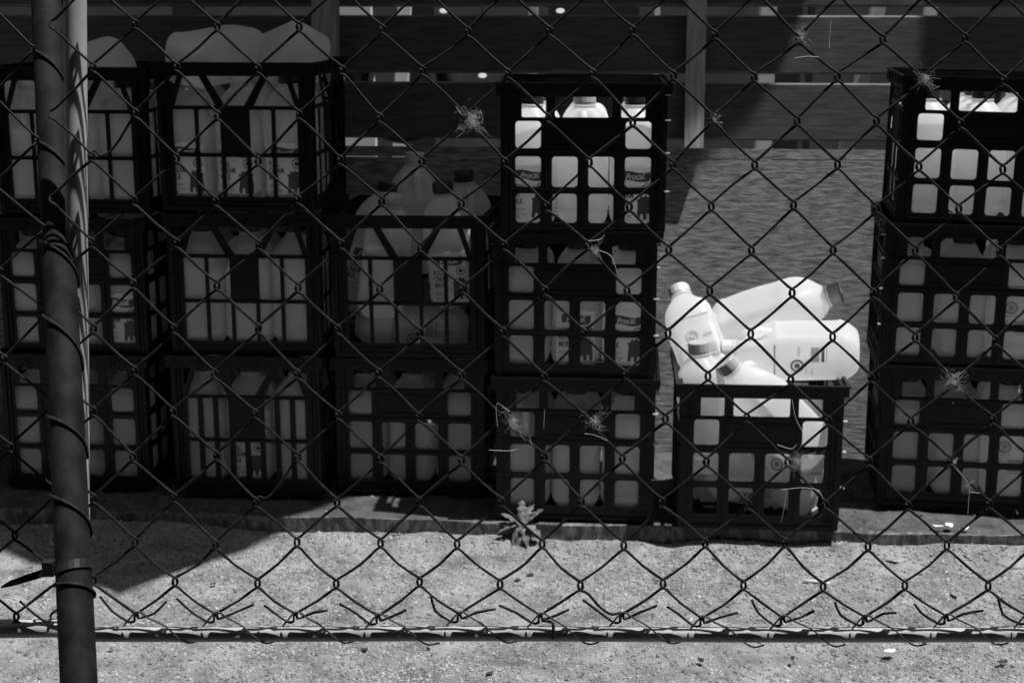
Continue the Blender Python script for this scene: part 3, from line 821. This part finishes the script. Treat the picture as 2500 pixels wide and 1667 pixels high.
for y0, y1 in ((118, 248), (338, 470), (585, 700), (765, 905), (1010, 1118), (1203, 1310), (1424, 1458), (-95, 30)):
    pts = []
    for k in range(15):
        u = k / 14; phi = R(-100 + 205 * u)
        pts.append(on_post(y0 + (y1 - y0) * (u ** 1.25), phi) - bot)
    b = MB(); b.tube(pts, .0016, 6); b.build('wound_wire', M['wire'], pst, True)
# pale pipe behind the mesh
pp = thing('pale_pipe', 'pale galvanised upright pipe half hidden behind the dark leaning post', 'post', onF(190, 1620, .03))
P0 = onF(182, -160, .020); P1 = onF(195, 1520, .020)
b = MB(); b.tube([P0.lerp(P1, i / 20) - pp.location for i in range(21)], .0112, 24); b.build('pipe', M['galv'], pp, True)
b = MB(); b.tube([P1.lerp(P0, .0) - pp.location, P1.lerp(P0, .012) - pp.location], .0125, 24); b.build('pipe_socket', M['rail'], pp, True)
# cable tie
zt = thing('cable_tie', 'black nylon cable tie round the dark post, long tail to the left', 'cable tie', on_post(1388, 0))
def strap(pts, ups, w, th, name, parent):
    b = MB(); n = len(pts)
    for p, u, wi in zip(pts, ups, w):
        nrm = (EYE - p).normalized()
        for a, c in ((-1, 0), (1, 0), (1, 1), (-1, 1)): b.v.append(tuple(p + u * (a * wi) + nrm * (c * th) - parent.location))
    for i in range(n - 1):
        for k in range(4):
            a = i * 4 + k; c = i * 4 + (k + 1) % 4; b.f.append((a, c, c + 4, a + 4)); b.m.append(0)
    b.f += [(0, 1, 2, 3), tuple(4 * (n - 1) + k for k in (3, 2, 1, 0))]; b.m += [0, 0]
    return b.build(name, M['zip'], parent, False)
ua = -axis.normalized()
pts = [on_post(1388 - 14 * (k / 12 - .5), R(-95 + 195 * k / 12), pr + .0012) for k in range(13)]
strap(pts, [ua] * 13, [.0042] * 13, .0012, 'band', zt)
hd = on_post(1383, R(-78), pr + .004)
b = MB(); b.box((-.0058, -.0065, -.0068), (.0042, .0035, .0068)); b.build('locking_head', M['zip'], zt, False, hd - zt.location)
tl = [onF(x, y, o) for x, y, o in ((150, 1386, -.018), (110, 1397, -.026), (62, 1412, -.030), (25, 1424, -.028), (2, 1433, -.024))]
strap(tl, [up] * 5, [.0046, .0044, .0040, .0032, .0010], .0013, 'tail', zt)

# ------------------------------------------------------------------ cobwebs caught on the mesh
def cobweb(x, y, rad, n, label, seed, hang=()):
    r = random.Random(seed)
    t = thing('cobweb', label, 'cobweb', onF(x, y, -.002), 'cobwebs on the fence wires')
    b = MB()
    dirs = [R(a + r.uniform(-9, 9)) for a in (45, 135, 225, 315)]
    for i in range(n):
        d = r.choice(dirs) + r.gauss(0, .22); L0 = r.uniform(0, rad * .3); L1 = r.uniform(rad * .35, rad * 1.1)
        cx, cy = r.gauss(0, rad * .10), r.gauss(0, rad * .14)
        p = []; nn = 5
        for k in range(nn):
            L = L0 + (L1 - L0) * k / (nn - 1)
            p.append((x + cx + math.cos(d) * L + r.gauss(0, rad * .09), y + cy + math.sin(d) * L + r.gauss(0, rad * .09), -.003 + r.gauss(0, .0015)))
        fp = catmull([onF(*q) - t.location for q in p], 2); b.tube(fp, r.uniform(.00003, .00010), 3, False)
    for i in range(n):                                       # tangled core
        p = [(x + r.gauss(0, rad * .15), y + r.gauss(0, rad * .22), -.003 + r.gauss(0, .0015)) for _ in range(4)]
        b.tube(catmull([onF(*q) - t.location for q in p], 3), r.uniform(.00003, .00010), 3, False)
    b.build('tuft', M['web'], t)
    for h in hang:
        hb = MB(); q = [(px + r.uniform(-3, 3), py, -.003) for px, py in h]
        hb.tube(catmull([onF(*k) - t.location for k in q], 4), .00022, 3, False); hb.build('thread', M['web'], t)
cobweb(1150, 298, 46, 70, 'largest white cobweb, left of the glowing top crate', 1, [((1115, 262), (1128, 285), (1140, 300)), ((1172, 268), (1176, 290), (1170, 305)), ((1120, 305), (1114, 325))])
cobweb(1955, 90, 34, 22, 'cobweb at the left edge of the sunlit slats, with a thread beside', 2, [((2026, 50), (2025, 95), (2023, 118)), ((1940, 143), (1975, 138), (2000, 140))])
cobweb(1745, 292, 24, 18, 'small cobweb beside the foot of the right pine post', 3)
cobweb(2258, 195, 36, 34, 'cobweb over the rim of the top right crate', 4)
cobweb(2325, 930, 40, 60, 'dense cobweb before the bottom crate of the rightmost stack', 5)
cobweb(1453, 612, 30, 14, 'thin cobweb on the middle crate left of the plywood', 6, [((1435, 588), (1465, 585), (1473, 574)), ((1460, 610), (1492, 625), (1508, 668))])
cobweb(1252, 1030, 44, 36, 'cobweb at the left edge of the bottom crate left of plywood', 7, [((1245, 1005), (1215, 985), (1212, 1040)), ((1290, 1065), (1297, 1085)), ((1195, 1098), (1240, 1100), (1262, 1096))])
cobweb(1452, 1030, 40, 26, 'cobweb at the right side of the bottom crate left of plywood', 8, [((1425, 1058), (1455, 1062), (1480, 1075)), ((1330, 1000), (1325, 1045))])
cobweb(1948, 1130, 48, 42, 'cobweb with hanging threads over the single crate', 9, [((1935, 975), (1942, 1020), (1958, 1060), (1955, 1090)), ((1900, 1085), (1930, 1095), (1945, 1085)), ((1918, 1190), (1915, 1235), (1908, 1275)), ((1908, 1195), (1960, 1190), (2000, 1200), (2012, 1240))])
cobweb(2330, 1128, 18, 10, 'small cobweb with long threads below the dense one', 10, [((2330, 1135), (2358, 1170), (2365, 1190), (2362, 1255)), ((2355, 1185), (2380, 1172)), ((2368, 1200), (2392, 1203))])
cobweb(1048, 1030, 14, 12, 'tiny cobweb tuft low in front of the low stack', 11)
cobweb(220, 1305, 12, 8, 'tiny white fluff on the right edge of the dark post', 12)
cobweb(457, 220, 8, 4, 'two tiny web specks before the second stack', 13)

# ------------------------------------------------------------------ weed on the kerb, litter
wp = onZ(1276, 1283, -.010); wp.y = 2.966
weed = thing('weed', 'pale lobed weed growing over the edging strip', 'plant', wp)
def leaf(L, W, az, rise, droop, lobes=4):
    b = MB(); n = 14; c, s = math.cos(az), math.sin(az); r = []
    for i in range(n + 1):
        t_ = i / n; w = W * (math.sin(math.pi * min(1, t_ * .9 + .08)) ** .7) * (.40 + .60 * abs(math.sin(t_ * math.pi * lobes + .4)))
        if i == n: w = .0006
        d = L * t_; z = rise * t_ - droop * t_ * t_
        for a in (-1, 0, 1): r.append((d * c - a * w * s, d * s + a * w * c, z + (.12 * w if a else 0) + .0012 * math.sin(i * 1.7 + a)))
    b.v = r
    for i in range(n):
        for a in (0, 1):
            k = i * 3 + a; b.f.append((k, k + 1, k + 4, k + 3)); b.m.append(0)
    return b
for L, W, az, rise, droop in ((.062, .012, 200, .012, .028), (.05, .015, 262, .004, .05), (.058, .012, 340, .012, .03), (.05, .013, 300, .006, .042), (.055, .010, 165, .03, .01), (.05, .011, 60, .05, .01), (.06, .012, 20, .045, .015), (.045, .012, 110, .055, .01), (.052, .011, 235, .008, .05)):
    L *= rnd.uniform(.62, .95); W *= rnd.uniform(.9, 1.35)
    o = leaf(L, W, R(az + rnd.uniform(-14, 14)), rise, droop, rnd.choice((3, 4, 5))).build('leaf', M['leaf'], weed, True)
    md = o.modifiers.new('thickness', 'SOLIDIFY'); md.thickness = .0006
def scrap(px, py, z, size, label, m='scrap', seed=0, name='paper_scrap', cat='scrap'):
    r = random.Random(seed); n = 9; p = onZ(px, py, z)
    b = MB(); el = r.uniform(.4, .7)
    loop = [(size * math.cos(2 * math.pi * k / n) * r.uniform(.6, 1.1), size * el * math.sin(2 * math.pi * k / n) * r.uniform(.6, 1.1), r.uniform(0, size * .25)) for k in range(n)]
    b.v = [(x, y, zz + .0012) for x, y, zz in loop] + [(x, y, zz) for x, y, zz in loop] + [(0, 0, size * .15 + .0014), (0, 0, size * .15)]
    for k in range(n):
        q = (k + 1) % n; b.f += [(k, q, 2 * n), (n + q, n + k, 2 * n + 1), (k, n + k, n + q, q)]; b.m += [0, 0, 0]
    o = b.build(name, M[m], None, False, p); o.rotation_euler = (0, 0, r.uniform(0, 6)); return tag(o, label, cat)
scrap(2290, 1286, -.004, .017, 'white torn scrap on soil, leftmost of three below the right stack', seed=1)
scrap(2318, 1284, -.002, .015, 'brightest white scrap, middle of three below the right stack', seed=2)
scrap(2358, 1290, -.004, .014, 'white scrap on soil, rightmost of three below the right stack', seed=3)
scrap(1195, 1188, .004, .022, 'grey crumpled scrap on soil between low stack and next stack', 'dead', seed=4)
scrap(2185, 1370, GZ + .006, .026, 'curled pale dead leaf on gravel below the right stack', 'dead', seed=6, name='dead_leaf', cat='leaf')
scrap(2270, 1350, GZ + .006, .02, 'small dead leaf on gravel right of the curled leaf', 'dead', seed=7, name='dead_leaf', cat='leaf')
scrap(2330, 1452, GZ + .006, .012, 'pale flake on gravel left of the grey lid', 'dead', seed=8, name='dead_leaf', cat='leaf')
scrap(1745, 1367, GZ + .008, .011, 'dark chip on gravel under the single crate', 'cap_dark', seed=9, name='dark_chip', cat='chip')
scrap(2170, 1592, GZ + .006, .014, 'pale flake on the near gravel at lower right', 'scrap', seed=15, name='dead_leaf', cat='leaf')
for k, (px, py, l) in enumerate(((890, 1586, 'dark pebble on near gravel right of the second tie wire'), (1045, 1583, 'dark angular pebble on near gravel below the rail'),
        (1168, 1425, 'dark pebble on gravel near a fallen chip'), (1263, 1418, 'dark angular pebble above the rail right of centre'), (1295, 1403, 'small black pebble above the rail'),
        (1710, 1612, 'dark pebble lower right near the bottom edge'), (1195, 1645, 'black pebble at the bottom edge of the gravel'), (2448, 1616, 'black round pebble at the far lower right'), (1935, 1606, 'dark pebble at lower right centre'),
        (520, 1426, 'dark pebble on sunlit gravel near the shade edge'), (2085, 1425, 'dark pebble on gravel right of the white stick'))):
    o = scrap(px, py, GZ + .005, rnd.uniform(.007, .011), l, 'cap_dark', 30 + k, 'pebble', 'pebble')
p = onZ(1998, 1422, GZ + .010); b = MB(); b.tube([p + Vector((-.028, .006, 0)) - p, Vector((0, 0, .002)), Vector((.022, -.004, .001))], [.0035, .004, .003], 6)
tag(b.build('white_stick', M['scrap'], None, True, p), 'short white stick lying on the gravel', 'stick')
p = onZ(2475, 1372, GZ + .006); b = MB(); b.tube([(0, 0, 0), (0, 0, .003), (0, 0, .006), (0, 0, .007)], [.034, .036, .034, .028], 28)
o = b.build('grey_disc', M['dead'], None, False, p); o.rotation_euler = (R(6), R(-4), 0); tag(o, 'flat round grey disc lying on gravel at the right edge', 'disc')
